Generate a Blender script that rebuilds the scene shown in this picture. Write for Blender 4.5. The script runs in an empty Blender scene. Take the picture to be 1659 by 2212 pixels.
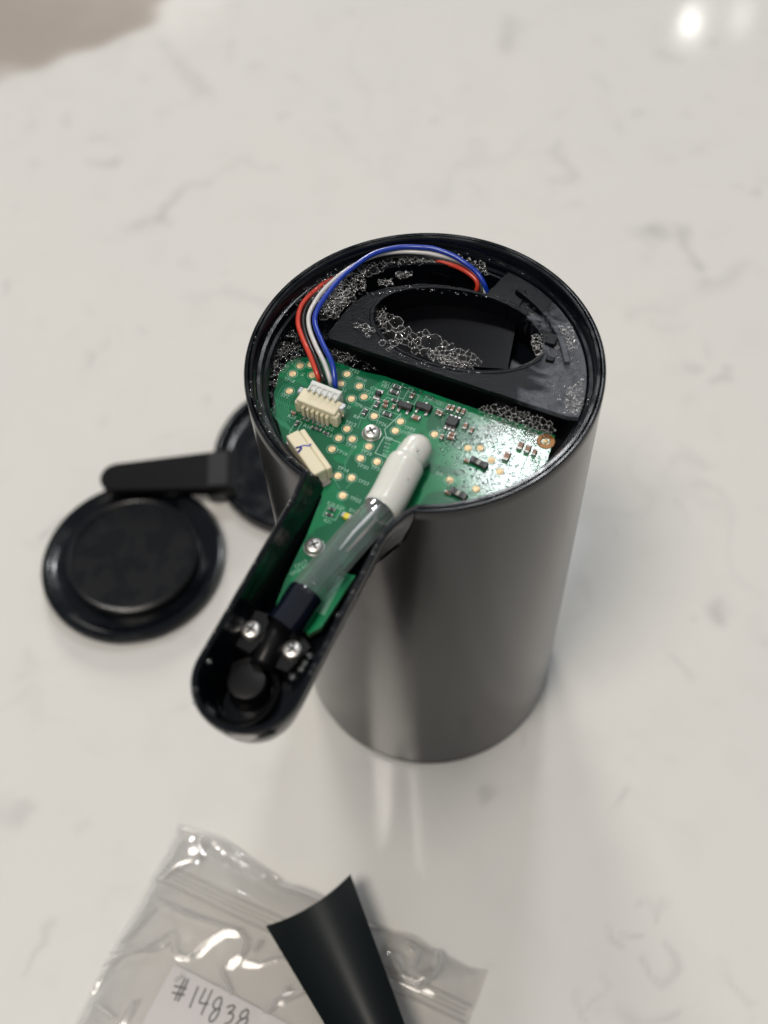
import bpy, bmesh, math, random
import numpy as np
from mathutils import Vector, Matrix
random.seed(7); rng = np.random.default_rng(7)
S = bpy.context.scene; COL = S.collection
S.unit_settings.scale_length = 0.01            # one unit is one centimetre
# ------------------------------------------------------------------ camera
H = 15.64                                      # height of the dispenser's rim
F_PX, TILT, ROLL = 2386.96, 1.0031, -0.0762    # focal length for a 1659 x 2212 picture
CAM = Vector((-1.1885, -16.7213, 35.4496))
fw = Vector((0, math.cos(TILT), -math.sin(TILT))); r0 = Vector((1, 0, 0)); u0 = r0.cross(fw)
rt = r0*math.cos(ROLL)+u0*math.sin(ROLL); up = u0*math.cos(ROLL)-r0*math.sin(ROLL)
cd = bpy.data.cameras.new('camera'); co = bpy.data.objects.new('camera', cd); COL.objects.link(co)
M = Matrix((rt, up, -fw)).transposed().to_4x4(); M.translation = CAM; co.matrix_world = M
cd.sensor_fit = 'VERTICAL'; cd.sensor_height = 24; cd.lens = F_PX/2212*24
cd.clip_start = 0.5; cd.clip_end = 2000
cd.dof.use_dof = True; cd.dof.focus_distance = 27.2; cd.dof.aperture_fstop = cd.lens*1e-3/(2*0.24)
S.camera = co
S.render.resolution_x, S.render.resolution_y = 768, 1024
# ------------------------------------------------------------------ room light
w = bpy.data.worlds.new('World'); S.world = w; w.use_nodes = True
wn = w.node_tree; wn.nodes.clear()
wo = wn.nodes.new('ShaderNodeOutputWorld'); bg = wn.nodes.new('ShaderNodeBackground')
bg.inputs[0].default_value = (.90, .95, 1.0, 1); bg.inputs[1].default_value = 0.25
wn.links.new(bg.outputs[0], wo.inputs[0])
def lamp(name, loc, aim, size, power, col):
    l = bpy.data.lights.new(name, 'AREA'); l.shape = 'DISK'; l.size = size; l.energy = power; l.color = col
    o = bpy.data.objects.new(name, l); COL.objects.link(o); o.location = loc
    o.rotation_euler = (Vector(aim)-Vector(loc)).to_track_quat('-Z', 'Y').to_euler()
lamp('ceiling_light', (-45, -48, 190), (0, 0, 0), 56, 188000, (1, .915, .815))
lamp('back_fill_light', (-70, 430, 160), (0, 10, 0), 115, 900000, (1, .95, .88))  # unseen source added at the back to grade the counter's brightness
lamp('downlight', (92, 251, 150), (10, 20, 0), 5, 1400, (1, .98, .95))
lamp('downlight', (106, 252, 150), (10, 20, 0), 4, 450, (1, .98, .95))
lamp('pendant_light', (26, 108, 175), (0, 0, 0), 18, 56000, (.96, .98, 1))
S.view_settings.view_transform = 'Standard'; S.view_settings.look = 'None'; S.view_settings.exposure = .13
S.cycles.transparent_max_bounces = 32
# ------------------------------------------------------------------ helpers
def at(x, y, z):
    """point of the 1659 x 2212 photograph carried to the height z"""
    d = fw+rt*((x-829.5)/F_PX)-up*((y-1106)/F_PX)
    return CAM+d*((z-CAM.z)/d.z)
def zc(ox, oy, s): return lambda x, y, z: at((x/s+ox)*.6636, (y/s+oy)*.6636, z)
z1 = zc(760, 720, 2.592); z2 = zc(1360, 720, 2.592); z3 = zc(860, 1160, 3.318); z4 = zc(1260, 1200, 2.765)
zE = zc(1100, 1180, 4.1475); zO = zc(1140, 820, 2.183); z5 = zc(850, 1550, 3.318); z6 = zc(560, 1950, 2.765)
zL = zc(300, 3050, 2.765)
def link(o, parent=None):
    COL.objects.link(o)
    if parent: o.parent = parent
    return o
def mesh(name, V, F, mat, parent=None, smooth=True, angle=35, mi=None):
    me = bpy.data.meshes.new(name); me.from_pydata([tuple(v) for v in V], [], F)
    for m in (mat if isinstance(mat, (list, tuple)) else [mat]): me.materials.append(m)
    if mi is not None: me.polygons.foreach_set('material_index', mi)
    if smooth: me.shade_smooth(); me.set_sharp_from_angle(angle=math.radians(angle))
    me.update(); return link(bpy.data.objects.new(name, me), parent)
def tag(o, label=None, cat=None, kind=None, group=None):
    for k, v in (('label', label), ('category', cat), ('kind', kind), ('group', group)):
        if v: o[k] = v
    return o
def empty(name, loc=(0, 0, 0)):
    o = link(bpy.data.objects.new(name, None)); o.location = loc; return o
class MB:
    def __init__(s): s.V = []; s.F = []; s.mi = []
    def add(s, V, F, m=0):
        b = len(s.V); s.V += [tuple(v) for v in V]; s.F += [tuple(i+b for i in f) for f in F]; s.mi += [m]*len(F); return s
    def box(s, c, ax, sz, m=0, bev=0.0):
        """box, centre c, x axis direction ax (flat), sizes sz; c is the middle of the bottom face"""
        ax = Vector((ax[0], ax[1], 0)).normalized(); ay = Vector((-ax.y, ax.x, 0)); c = Vector(c)
        a, b, h = sz[0]/2, sz[1]/2, sz[2]; e = min(bev, a*.45, b*.45, h*.45)
        def ring(da, db, z): return [c+ax*x*(a-da)+ay*y*(b-db)+Vector((0, 0, z)) for x, y in ((-1, -1), (1, -1), (1, 1), (-1, 1))]
        if e <= 0:
            s.add(ring(0, 0, 0)+ring(0, 0, h), [(0, 1, 5, 4), (1, 2, 6, 5), (2, 3, 7, 6), (3, 0, 4, 7), (4, 5, 6, 7), (3, 2, 1, 0)], m); return s
        def oct_(d, z):
            P = []
            for (x, y), fl in (((-1, -1), 0), ((1, -1), 1), ((1, 1), 0), ((-1, 1), 1)):
                p1 = c+ax*x*(a-e)+ay*y*(b-d)+Vector((0, 0, z)); p2 = c+ax*x*(a-d)+ay*y*(b-e)+Vector((0, 0, z))
                P += [p2, p1] if not fl else [p1, p2]
            return P
        R = [oct_(0, 0), oct_(0, h-e), oct_(e*.98, h)]
        F = [(k*8+i, k*8+(i+1) % 8, k*8+8+(i+1) % 8, k*8+8+i) for k in range(2) for i in range(8)]+[tuple(range(16, 24)), tuple(range(7, -1, -1))]
        s.add(R[0]+R[1]+R[2], F, m); return s
    def cyl(s, c, prof, n=32, m=0, cap=True, axis=None):
        """lathe: prof is a list of (r, z) above c"""
        c = Vector(c); V = []
        for r, z in prof: V += [c+Vector((r*math.cos(2*math.pi*i/n), r*math.sin(2*math.pi*i/n), z)) for i in range(n)]
        k = len(prof); F = [(j*n+i, j*n+(i+1) % n, j*n+n+(i+1) % n, j*n+n+i) for j in range(k-1) for i in range(n)]
        if cap: F.append(tuple((k-1)*n+i for i in range(n)))
        s.add(V, F, m); return s
    def tube(s, P, R, n=12, m=0, cap=True):
        P = [Vector(p) for p in P]; R = R if isinstance(R, (list, tuple)) else [R]*len(P)
        V = []; nrm = None
        for i, p in enumerate(P):
            t = (P[min(i+1, len(P)-1)]-P[max(i-1, 0)]).normalized()
            if nrm is None: nrm = t.orthogonal().normalized()
            nrm = (nrm-t*nrm.dot(t)).normalized(); b = t.cross(nrm)
            V += [p+(nrm*math.cos(2*math.pi*k/n)+b*math.sin(2*math.pi*k/n))*R[i] for k in range(n)]
        F = [(i*n+k, i*n+(k+1) % n, i*n+n+(k+1) % n, i*n+n+k) for i in range(len(P)-1) for k in range(n)]
        if cap: F += [tuple(range(n-1, -1, -1)), tuple((len(P)-1)*n+k for k in range(n))]
        s.add(V, F, m); return s
    def prism(s, P, z0, z1, m=0, m_side=None):
        n = len(P); a = sum(P[i][0]*P[(i+1) % n][1]-P[(i+1) % n][0]*P[i][1] for i in range(n))
        if a < 0: P = P[::-1]
        s.add([(p[0], p[1], z0) for p in P]+[(p[0], p[1], z1) for p in P], [], m)
        b = len(s.V)-2*n
        s.F += [(b+i, b+(i+1) % n, b+n+(i+1) % n, b+n+i) for i in range(n)]; s.mi += [m if m_side is None else m_side]*n
        s.F += [tuple(b+n+i for i in range(n)), tuple(b+i for i in range(n-1, -1, -1))]; s.mi += [m, m]; return s
    def ribbon(s, P, wd, z, m=0):
        """flat line of print lying on a surface at height z"""
        P = [Vector((p[0], p[1])) for p in P]; V = []
        for i, p in enumerate(P):
            t = (P[min(i+1, len(P)-1)]-P[max(i-1, 0)]); t = t.normalized() if t.length else Vector((1, 0)); nn = Vector((-t.y, t.x))
            V += [(*(p+nn*wd/2), z), (*(p-nn*wd/2), z)]
        s.add(V, [(2*i+1, 2*i+3, 2*i+2, 2*i) for i in range(len(P)-1)], m); return s
    def build(s, name, mat, parent=None, **k): return mesh(name, s.V, s.F, mat, parent, mi=s.mi, **k)
def catmull(P, n=8):
    P = [Vector(p) for p in P]; Q = [P[0]*2-P[1]]+P+[P[-1]*2-P[-2]]; out = []
    for i in range(1, len(Q)-2):
        a, b, c, d = Q[i-1:i+3]
        for k in range(n):
            t = k/n; out.append(((b*2)+(c-a)*t+(a*2-b*5+c*4-d)*t*t+(b*3-a-c*3+d)*t**3)*.5)
    return out+[P[-1]]
# ------------------------------------------------------------------ materials
def mat(name, col, rough=.5, metal=0, spec=.5, coat=0, coat_r=.05, **k):
    m = bpy.data.materials.new(name); m.use_nodes = True; b = m.node_tree.nodes['Principled BSDF']
    b.inputs['Base Color'].default_value = (*col, 1); b.inputs['Roughness'].default_value = rough
    b.inputs['Metallic'].default_value = metal; b.inputs['Specular IOR Level'].default_value = spec
    b.inputs['Coat Weight'].default_value = coat; b.inputs['Coat Roughness'].default_value = coat_r
    for kk, v in k.items(): b.inputs[kk.replace('_', ' ')].default_value = v
    return m
class NT:
    def __init__(s, m): s.t = m.node_tree; s.b = s.t.nodes['Principled BSDF']; s.o = s.t.nodes['Material Output']
    def n(s, ty, **k):
        x = s.t.nodes.new('ShaderNode'+ty)
        for a, v in k.items():
            if isinstance(v, bpy.types.NodeSocket): s.t.links.new(v, x.inputs[int(a[1:])] if a[0] == 'i' and a[1:].isdigit() else x.inputs[a.replace('_', ' ')])
            elif a[0] == 'i' and a[1:].isdigit(): x.inputs[int(a[1:])].default_value = v
            elif hasattr(x, a): setattr(x, a, v)
            else: x.inputs[a.replace('_', ' ')].default_value = v
        return x
    def l(s, a, b): s.t.links.new(a, b)
    def noise(s, scale, detail=3, rough=.5, vec=None, dist=0):
        x = s.n('TexNoise', Scale=scale, Detail=detail, Roughness=rough, Distortion=dist)
        s.l(vec or s.pos(), x.inputs['Vector']); return x.outputs['Fac']
    def pos(s):
        if not hasattr(s, '_p'): s._p = s.n('TexCoord').outputs['Object']
        return s._p
    def ramp(s, fac, *st):
        r = s.n('ValToRGB'); s.l(fac, r.inputs[0]); e = r.color_ramp.elements
        while len(e) < len(st): e.new(.5)
        for el, (p, c) in zip(e, st): el.position = p; el.color = (*c, 1) if isinstance(c, tuple) else (c, c, c, 1)
        return r.outputs[0]
    def mix(s, f, a, b, blend='MIX'):
        x = s.n('Mix', data_type='RGBA', blend_type=blend)
        for i, v in ((0, f), (6, a), (7, b)):
            if isinstance(v, bpy.types.NodeSocket): s.l(v, x.inputs[i])
            else: x.inputs[i].default_value = v if i == 0 else (*v, 1)
        return x.outputs[2]
    def bump(s, h, strength=.2, dist=.05):
        x = s.n('Bump', Strength=strength, Distance=dist); s.l(h, x.inputs['Height']); s.l(x.outputs[0], s.b.inputs['Normal']); return x.outputs[0]
    def math(s, op, a, b=0.0):
        x = s.n('Math', operation=op)
        for i, v in enumerate((a, b)):
            if isinstance(v, bpy.types.NodeSocket): s.l(v, x.inputs[i])
            else: x.inputs[i].default_value = v
        return x.outputs[0]
M_black = mat('black_plastic', (.003, .004, .006), .16, spec=.3)
t = NT(M_black); t.l(t.ramp(t.noise(1.5, 4), (.35, .10), (.7, .32)), t.b.inputs['Roughness']); t.bump(t.noise(30, 2), .04, .02)
M_plate = mat('matt_black_plate', (.018, .019, .022), .5, spec=.12)
t = NT(M_plate); p = t.pos(); sx = t.n('SeparateXYZ', i0=p).outputs
f = t.math('ADD', t.math('MULTIPLY', sx[0], .34), t.math('MULTIPLY', sx[1], -.10))      # soap film dried towards the right end
f = t.math('ADD', f, t.math('MULTIPLY', t.math('SUBTRACT', t.noise(.9, 4, .6, dist=.8), .5), 1.3))
f = t.ramp(f, (.86, 0.), (1.0, 1.)); g = t.ramp(t.noise(5, 6, .7), (.3, .35), (.75, 1.))
f = t.mix(1., f, g, 'MULTIPLY')
t.l(t.mix(f, (.0035, .004, .0055), (.13, .14, .165)), t.b.inputs['Base Color']); t.bump(t.noise(22, 5, .7), .25, .03)
t.l(t.ramp(f, (0, .15), (1, .38)), t.b.inputs['Roughness'])
M_dark = mat('dark_cavity_plastic', (.0022, .0022, .0035), .3, spec=.12)
M_matt = mat('matt_black_plastic', (.0045, .0045, .005), .36, spec=.25); t = NT(M_matt); t.bump(t.noise(40, 2), .08, .02)
M_shell = mat('satin_black_lacquer', (.006, .006, .006), .19, IOR=1.54)
t = NT(M_shell); mp = t.n('Mapping'); t.l(t.pos(), mp.inputs[0]); mp.inputs['Scale'].default_value = (1, 1, .02)
t.bump(t.noise(60, 2), .015, .01)
M_white = mat('white_silicone', (.68, .69, .65), .2, Subsurface_Weight=.3, Subsurface_Scale=.2)
M_cream = mat('cream_nylon', (.74, .68, .50), .38, Subsurface_Weight=.15, Subsurface_Scale=.05)
M_plug = mat('white_nylon', (.66, .68, .66), .38)
M_gold = mat('gold_pad', (.88, .60, .28), .42, metal=.2); t = NT(M_gold)
t.l(t.mix(t.ramp(t.noise(14, 3), (.4, 0.), (.7, 1.)), (.95, .76, .46), (.72, .47, .24)), t.b.inputs['Base Color'])
M_silver = mat('screw_steel', (.72, .70, .67), .40, metal=1)
M_solder = mat('solder', (.45, .44, .43), .38, metal=.85)
M_chip = mat('chip_black', (.012, .012, .014), .42)
M_tan = mat('ceramic_tan', (.30, .17, .11), .45); M_res = mat('resistor_grey', (.05, .05, .055), .4)
M_yel = mat('yellow_lens', (.75, .62, .05), .3); M_lightgrey = mat('grey_ceramic', (.36, .37, .33), .5)
M_silk = mat('silkscreen_print', (.30, .52, .42), .6)
M_ink = mat('blue_ink', (.01, .02, .38), .5)
M_pencil = mat('dark_grey_pencil', (.10, .10, .09), .6)
M_paper = mat('white_paper', (.80, .78, .80), .85); t = NT(M_paper); t.bump(t.noise(9, 4), .1, .02)
def board_mat(name, c1, c2):
    m = mat(name, c1, .40, spec=.2, coat=.5, coat_r=.11); t = NT(m)
    n = t.ramp(t.noise(.75, 1.5, .4, dist=1.2), (.47, 0.), (.50, 1.))
    t.l(t.mix(n, c1, c2), t.b.inputs['Base Color'])
    # wet with suds: fine beads over the right half
    sx = t.n('SeparateXYZ', i0=t.pos()).outputs
    wet = t.ramp(t.math('ADD', t.math('MULTIPLY', sx[0], .3), t.noise(2.2, 3)), (.55, 0.), (1.15, 1.))
    v = t.n('TexVoronoi', Scale=11.0); t.l(t.pos(), v.inputs['Vector'])
    hgt = t.mix(wet, (0, 0, 0), t.ramp(v.outputs['Distance'], (.0, 1.), (.45, 0.)))
    bn = t.bump(hgt, .045, .02); t.l(bn, t.b.inputs['Coat Normal'])
    return m
M_board = board_mat('green_solder_mask', (.003, .19, .070), (.0015, .115, .046))
M_edge = mat('board_edge', (.10, .20, .10), .6); M_trace = mat('mask_over_copper', (.006, .20, .085), .3, coat=.5, coat_r=.15)
def wire_mat(n, c): return mat(n, c, .32, coat=.3)
def film(name, tint, alpha, rough=.08, facing=.35, spec=1.0, diff=.25):
    """thin clear layer: mostly see-through, more reflecting at the rims"""
    m = bpy.data.materials.new(name); m.use_nodes = True; t = NT(m); t.t.nodes.remove(t.b)
    tr = t.n('BsdfTransparent', i0=(*tint, 1)); gl = t.n('BsdfGlossy', Roughness=rough); df = t.n('BsdfDiffuse', i0=(.8, .8, .8, 1))
    mx0 = t.n('MixShader', i0=diff, i1=gl.outputs[0], i2=df.outputs[0])
    lw = t.n('LayerWeight', Blend=facing); f = t.math('ADD', t.math('MULTIPLY', lw.outputs['Facing'], spec), alpha); f = t.n('Clamp', i0=f).outputs[0]
    mx = t.n('MixShader', i0=f, i1=tr.outputs[0], i2=mx0.outputs[0]); t.l(mx.outputs[0], t.o.inputs[0]); return m
M_bubble = film('soap_film', (.99, .99, .99), .004, .02, .12, .34, .25)
M_border = film('soap_water_edge', (.95, .95, .95), .42, .05, .5, .4, .72)
M_drop = film('water_drop', (.8, .82, .85), .06, .02, .4, .6, .12)
M_tube = film('clear_silicone_tube', (.93, .95, .97), .12, .05, .35, .6, .24)
M_bag = film('clear_polythene', (.98, .975, .97), .075, .10, .42, .95, .32)
# ------------------------------------------------------------------ countertop
def gridline(a, b, st, far):
    m = list(np.arange(a, b, st)); l = []; x = a; d = st
    while x > -far: d *= 1.5; x -= d; l.append(x)
    r = []; x = m[-1]; d = st
    while x < far: d *= 1.5; x += d; r.append(x)
    return np.array(l[::-1]+m+r)
gx = gridline(-24, 25, .13, 260); gy = gridline(-16, 45, .13, 420)
X, Y = np.meshgrid(gx, gy); vein = np.zeros_like(X); warm = np.zeros_like(X)
def smooth_noise(scale, oct=3):
    out = np.zeros_like(X)
    for o in range(oct):
        for _ in range(5):
            a = rng.uniform(0, 6.28); k = 2**o/scale*rng.uniform(.7, 1.4); out += np.sin(X*math.cos(a)*k+Y*math.sin(a)*k+rng.uniform(0, 6.28))*.5**o/5
    return out
wx = smooth_noise(.5, 3)*.5; wy = smooth_noise(.5, 3)*.5
def stroke(P, wd, amt, px=True):
    global vein
    P = [at(x, y, 0) for x, y in P] if px else P
    x0 = min(p[0] for p in P)-4*wd-1; x1 = max(p[0] for p in P)+4*wd+1; y0 = min(p[1] for p in P)-4*wd-1; y1 = max(p[1] for p in P)+4*wd+1
    i0, i1 = np.searchsorted(gx, (x0, x1)); j0, j1 = np.searchsorted(gy, (y0, y1)); sl = (slice(j0, j1), slice(i0, i1))
    if i1 <= i0 or j1 <= j0: return
    xx = X[sl]+wx[sl]; yy = Y[sl]+wy[sl]; d = np.full(xx.shape, 1e9)
    for a, b in zip(P[:-1], P[1:]):
        ab = np.array([b[0]-a[0], b[1]-a[1]]); L = (ab**2).sum()+1e-9
        s = np.clip(((xx-a[0])*ab[0]+(yy-a[1])*ab[1])/L, 0, 1); d = np.minimum(d, np.hypot(xx-a[0]-s*ab[0], yy-a[1]-s*ab[1]))
    vein[sl] = np.maximum(vein[sl], amt*np.exp(-(d/wd)**2))
for P, wd, a in [([(265, 492), (330, 465), (395, 420), (440, 390)], .32, .8), ([(440, 390), (520, 350), (600, 360)], .2, .5), ([(270, 490), (300, 480)], .5, .6),
        ([(345, 85), (380, 120), (430, 200)], .5, .4), ([(430, 645), (480, 620), (540, 640), (600, 655)], .35, .4), ([(1190, 395), (1240, 390), (1240, 350), (1185, 330), (1205, 300)], .25, .45),
        ([(1190, 395), (1180, 460)], .3, .35), ([(1470, 490), (1480, 530), (1500, 570)], .3, .7), ([(1400, 500), (1420, 505)], .6, .9), ([(1375, 515), (1410, 560), (1440, 575)], .25, .4),
        ([(1600, 580), (1500, 640), (1380, 680)], .5, .35), ([(1105, 40), (1115, 70), (1090, 110)], .5, .5), ([(1020, 180), (1090, 160), (1060, 190), (1075, 215)], .4, .4),
        ([(1420, 120), (1460, 125)], .35, .45), ([(1540, 1000), (1480, 980)], .3, .4), ([(1190, 1030), (1175, 1010)], .3, .3), ([(1510, 1050), (1560, 1060)], .25, .4),
        ([(1560, 1325), (1545, 1310)], .4, .8), ([(1370, 1960), (1400, 1955), (1430, 1990), (1440, 1970)], .10, .5), ([(1390, 1940), (1372, 1950), (1385, 1962)], .10, .5),
        ([(1425, 1960), (1428, 2010)], .1, .6), ([(1330, 2000), (1340, 2040), (1370, 2060)], .12, .7), ([(1370, 2030), (1400, 2035)], .1, .5), ([(1230, 2130), (1260, 2190)], .15, .5),
        ([(1275, 2165), (1305, 2140), (1300, 2110)], .12, .5), ([(1320, 2180), (1360, 2185), (1450, 2190)], .15, .5), ([(1400, 2090), (1420, 2110), (1460, 2090), (1470, 2060)], .14, .5),
        ([(1560, 2090), (1620, 2140)], .2, .5), ([(60, 2090), (90, 2010), (110, 1995)], .12, .5), ([(0, 1755), (25, 1760), (45, 1750)], .35, .5), ([(160, 1800), (180, 1780)], .2, .5),
        ([(255, 705), (260, 760)], .2, .2), ([(60, 1410), (80, 1440)], .3, .4), ([(40, 1760), (75, 1745)], .3, .6), ([(1340, 1725), (1350, 1720)], .2, .9), ([(1045, 1725), (1058, 1735)], .15, .8)]:
    stroke([(x, y) for x, y in P], wd, a)
for _ in range(420):
    x, y = rng.uniform(-24, 25), rng.uniform(-16, 45); a = rng.uniform(0, 3.14); L = abs(rng.normal(0, .5)); q = rng.uniform()**2
    stroke([(x, y), (x+L*math.cos(a), y+L*math.sin(a))], rng.uniform(.08, .30), .12+.5*q, px=False)
ln = smooth_noise(3.5, 4)
vein = .50*vein*np.clip(.75+.9*smooth_noise(.9, 3), .15, 1.3)
vein += np.clip((.05-np.abs(ln))/.05, 0, 1)*np.clip(smooth_noise(5, 2)*2.2-.25, 0, 1)*.13
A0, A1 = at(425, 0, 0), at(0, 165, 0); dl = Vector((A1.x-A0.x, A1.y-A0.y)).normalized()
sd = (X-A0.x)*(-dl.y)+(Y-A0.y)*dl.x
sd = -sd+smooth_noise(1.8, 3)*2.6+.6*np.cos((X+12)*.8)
shadow_patch = 1/(1+np.exp(-sd*3.2))*np.where(X < at(520, 0, 0).x, 1, 0)  # brown-grey shadow blotch painted into the counter colour
V = np.stack([X.ravel(), Y.ravel(), np.zeros(X.size)], -1); nx = len(gx); ny = len(gy)
i = np.arange(nx-1); j = np.arange(ny-1); I, J = np.meshgrid(i, j); q = (J*nx+I).ravel()
me = bpy.data.meshes.new('countertop'); Fq = np.stack([q, q+1, q+1+nx, q+nx], -1)
me.vertices.add(len(V)); me.vertices.foreach_set('co', V.ravel()); me.loops.add(Fq.size); me.loops.foreach_set('vertex_index', Fq.ravel().astype(np.int32))
me.polygons.add(len(Fq)); me.polygons.foreach_set('loop_start', np.arange(0, Fq.size, 4, dtype=np.int32)); me.update(calc_edges=True)
for nm, arr in (('vein', vein), ('shadow_patch', shadow_patch)):
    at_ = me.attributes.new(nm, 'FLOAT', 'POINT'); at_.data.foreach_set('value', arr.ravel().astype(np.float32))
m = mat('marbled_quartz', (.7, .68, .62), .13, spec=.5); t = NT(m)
va = t.n('Attribute', attribute_name='vein').outputs['Fac']; pa = t.n('Attribute', attribute_name='shadow_patch').outputs['Fac']
base = t.mix(t.ramp(t.noise(.12, 4, .6), (.3, 0.), (.7, 1.)), (.735, .722, .685), (.715, .707, .680))
base = t.mix(t.ramp(t.noise(26, 2, .7), (.35, 0.), (.8, .5)), base, (.60, .59, .57))
base = t.mix(t.ramp(t.noise(.5, 4, .6), (.5, 0.), (.75, .5)), base, (.66, .645, .615))
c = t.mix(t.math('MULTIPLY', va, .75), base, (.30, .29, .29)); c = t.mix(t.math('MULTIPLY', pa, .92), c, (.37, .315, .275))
t.l(c, t.b.inputs['Base Color']); t.l(t.ramp(t.noise(.35, 3), (.3, .06), (.7, .10)), t.b.inputs['Roughness'])
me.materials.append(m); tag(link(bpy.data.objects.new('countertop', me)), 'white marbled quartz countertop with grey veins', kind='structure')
# ------------------------------------------------------------------ dispenser body
D = tag(empty('soap_dispenser'), 'opened cylindrical soap dispenser with black spout, green circuit board and wires', 'soap dispenser')
TX = Vector((-4.07, -7.67)); PHI = math.atan2(TX.y, TX.x); sv = TX.normalized(); nv = Vector((-sv.y, sv.x)); LT = TX.length
def outline(rc, wd, flare=.35):
    fL, fR = .08, flare; a = math.asin(min(.99, (wd+fR)/rc)); aL = math.asin(min(.99, (wd+fL)/rc)); P = []
    for k in range(141):
        th = PHI+a+(2*math.pi-a-aL)*k/140; P.append(Vector((rc*math.cos(th), rc*math.sin(th))))
    def side(f, x0): return [(x0+(LT-x0)*k/16, wd+f*max(0, 1-(LT-x0)*k/16/1.1)**2) for k in range(1, 17)]
    P += [sv*L-nv*w_ for L, w_ in side(fL, rc*math.cos(aL))]
    for k in range(1, 28):
        th = -math.pi/2+math.pi*k/28; P.append(TX+sv*wd*math.cos(th)+nv*wd*math.sin(th))
    P += [sv*L+nv*w_ for L, w_ in side(fR, rc*math.cos(a))[::-1]]
    return P
def loft(name, rings, mt, parent, fill_last=True, fill_first=True):
    V = []; n = len(rings[0][0])
    for P, z in rings: V += [(p.x, p.y, z) for p in P]
    F = [(k*n+i, k*n+(i+1) % n, k*n+n+(i+1) % n, k*n+n+i) for k in range(len(rings)-1) for i in range(n)]
    if fill_last: F.append(tuple((len(rings)-1)*n+i for i in range(n)))
    if fill_first: F.append(tuple(range(n-1, -1, -1)))
    return mesh(name, V, F, mt, parent)
FL = H-1.36
loft('inner_housing', [(outline(a, b, .40), z) for a, b, z in ((4.08, .70, H-1.50), (4.08, .80, H-1.44), (4.08, .93, H-1.10), (4.08, 1.04, H-.70), (4.085, 1.12, H-.32), (4.085, 1.15, H-.08), (4.085, 1.14, H-.02), (4.06, 1.11, H+.012), (4.00, 1.05, H+.012),
     (3.97, 1.01, H-.03), (3.95, .99, H-.27), (3.93, .985, H-.30), (3.85, .98, H-.31), (3.83, .975, H-.34), (3.815, .95, H-.50), (3.74, .945, H-.52), (3.72, .94, H-.56), (3.68, .72, FL))], M_black, D)
# steel shell, cut away where the spout leaves it
mb = MB(); n = 200; hw = math.asin(1.18/4.2); hwR = math.asin(1.50/4.2)
def band(z0, z1, r, gap, top=False):
    pass
V = []; F = []
prof_lo = [(4.10, .33), (4.18, .335), (4.2, .36), (4.2, H-1.55)]
for r, z in prof_lo: V += [(r*math.cos(2*math.pi*k/n), r*math.sin(2*math.pi*k/n), z) for k in range(n)]
F += [(j*n+k, j*n+(k+1) % n, j*n+n+(k+1) % n, j*n+n+k) for j in range(3) for k in range(n)]
mb.add(V, F)
V = []; F = []
prof = [(4.2, H-1.55, .66), (4.2, H-1.48, .72), (4.2, H-1.10, .91), (4.2, H-.70, 1.02), (4.2, H-.32, 1.10), (4.2, H-.03, 1.13), (4.185, H-.005, 1.13), (4.15, H, 1.13), (4.11, H-.004, 1.13), (4.10, H-.4, 1.13)]
for r, z, w_ in prof:
    aR = math.asin((w_+.36)/4.2); aL = math.asin((w_+.06)/4.2)
    V += [(r*math.cos(a), r*math.sin(a), z) for a in [PHI+aR+(2*math.pi-aL-aR)*k/n for k in range(n+1)]]
F += [(j*(n+1)+k, j*(n+1)+k+1, (j+1)*(n+1)+k+1, (j+1)*(n+1)+k) for j in range(len(prof)-1) for k in range(n)]
SM = [0]*(5*n)+[1]*((len(prof)-6)*n)
mb.add(V, F, 0); mb.mi[-len(F):] = SM; mb.build('outer_shell', [M_shell, M_black], D)
mb = MB(); mb.cyl((0, 0, 0), [(4.05, 0), (4.15, .03), (4.16, .08), (4.16, .32), (4.0, .33)], 160); mb.build('base_ring', M_dark, D)
# sloping web under the spout root
mb = MB(); root = sv*4.0
mb.add([(*(sv*3.9+nv*1.2), H-1.40), (*(sv*3.9-nv*1.2), H-1.40), (*(sv*5.2-nv*.6), H-1.49), (*(sv*5.2+nv*.6), H-1.49), (*(sv*4.02+nv*.6), H-1.9), (*(sv*4.02-nv*.6), H-1.9)],
       [(3, 2, 5, 4), (0, 3, 4), (1, 5, 2)]); mb.build('spout_bracket', M_black, D)
# ---- plate over the refill bay, with its oval opening
zpl = H-.36
OC = Vector((.92, 1.22)); OA, OB, OR = 2.13, 1.20, math.radians(-24)
def oval(f=1.0, g=0.0, n=72):
    c_, s_ = math.cos(OR), math.sin(OR)
    return [Vector((OC.x+(OA*f+g)*math.cos(2*math.pi*k/n)*c_-(OB*f+g)*math.sin(2*math.pi*k/n)*s_, OC.y+(OA*f+g)*math.cos(2*math.pi*k/n)*s_+(OB*f+g)*math.sin(2*math.pi*k/n)*c_)) for k in range(n)]
L0 = z1(770, 975, zpl); L1 = z2(1290, 1655, zpl)
ang = math.atan2(L1.y, L1.x); R1 = 3.79
k1 = R1; out = [Vector((L0.x, L0.y)), Vector((R1*math.cos(ang), R1*math.sin(ang)))]
out += [Vector((R1*math.cos(ang+k/30*math.radians(80)), R1*math.sin(ang+k/30*math.radians(80)))) for k in range(1, 31)]
for q in ((1150, 250), (1105, 330), (960, 300), (700, 238), (500, 225), (250, 255), (110, 300), (0, 380)):
    v = zO(*q, zpl); out.append(Vector((v.x, v.y)))
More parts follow.
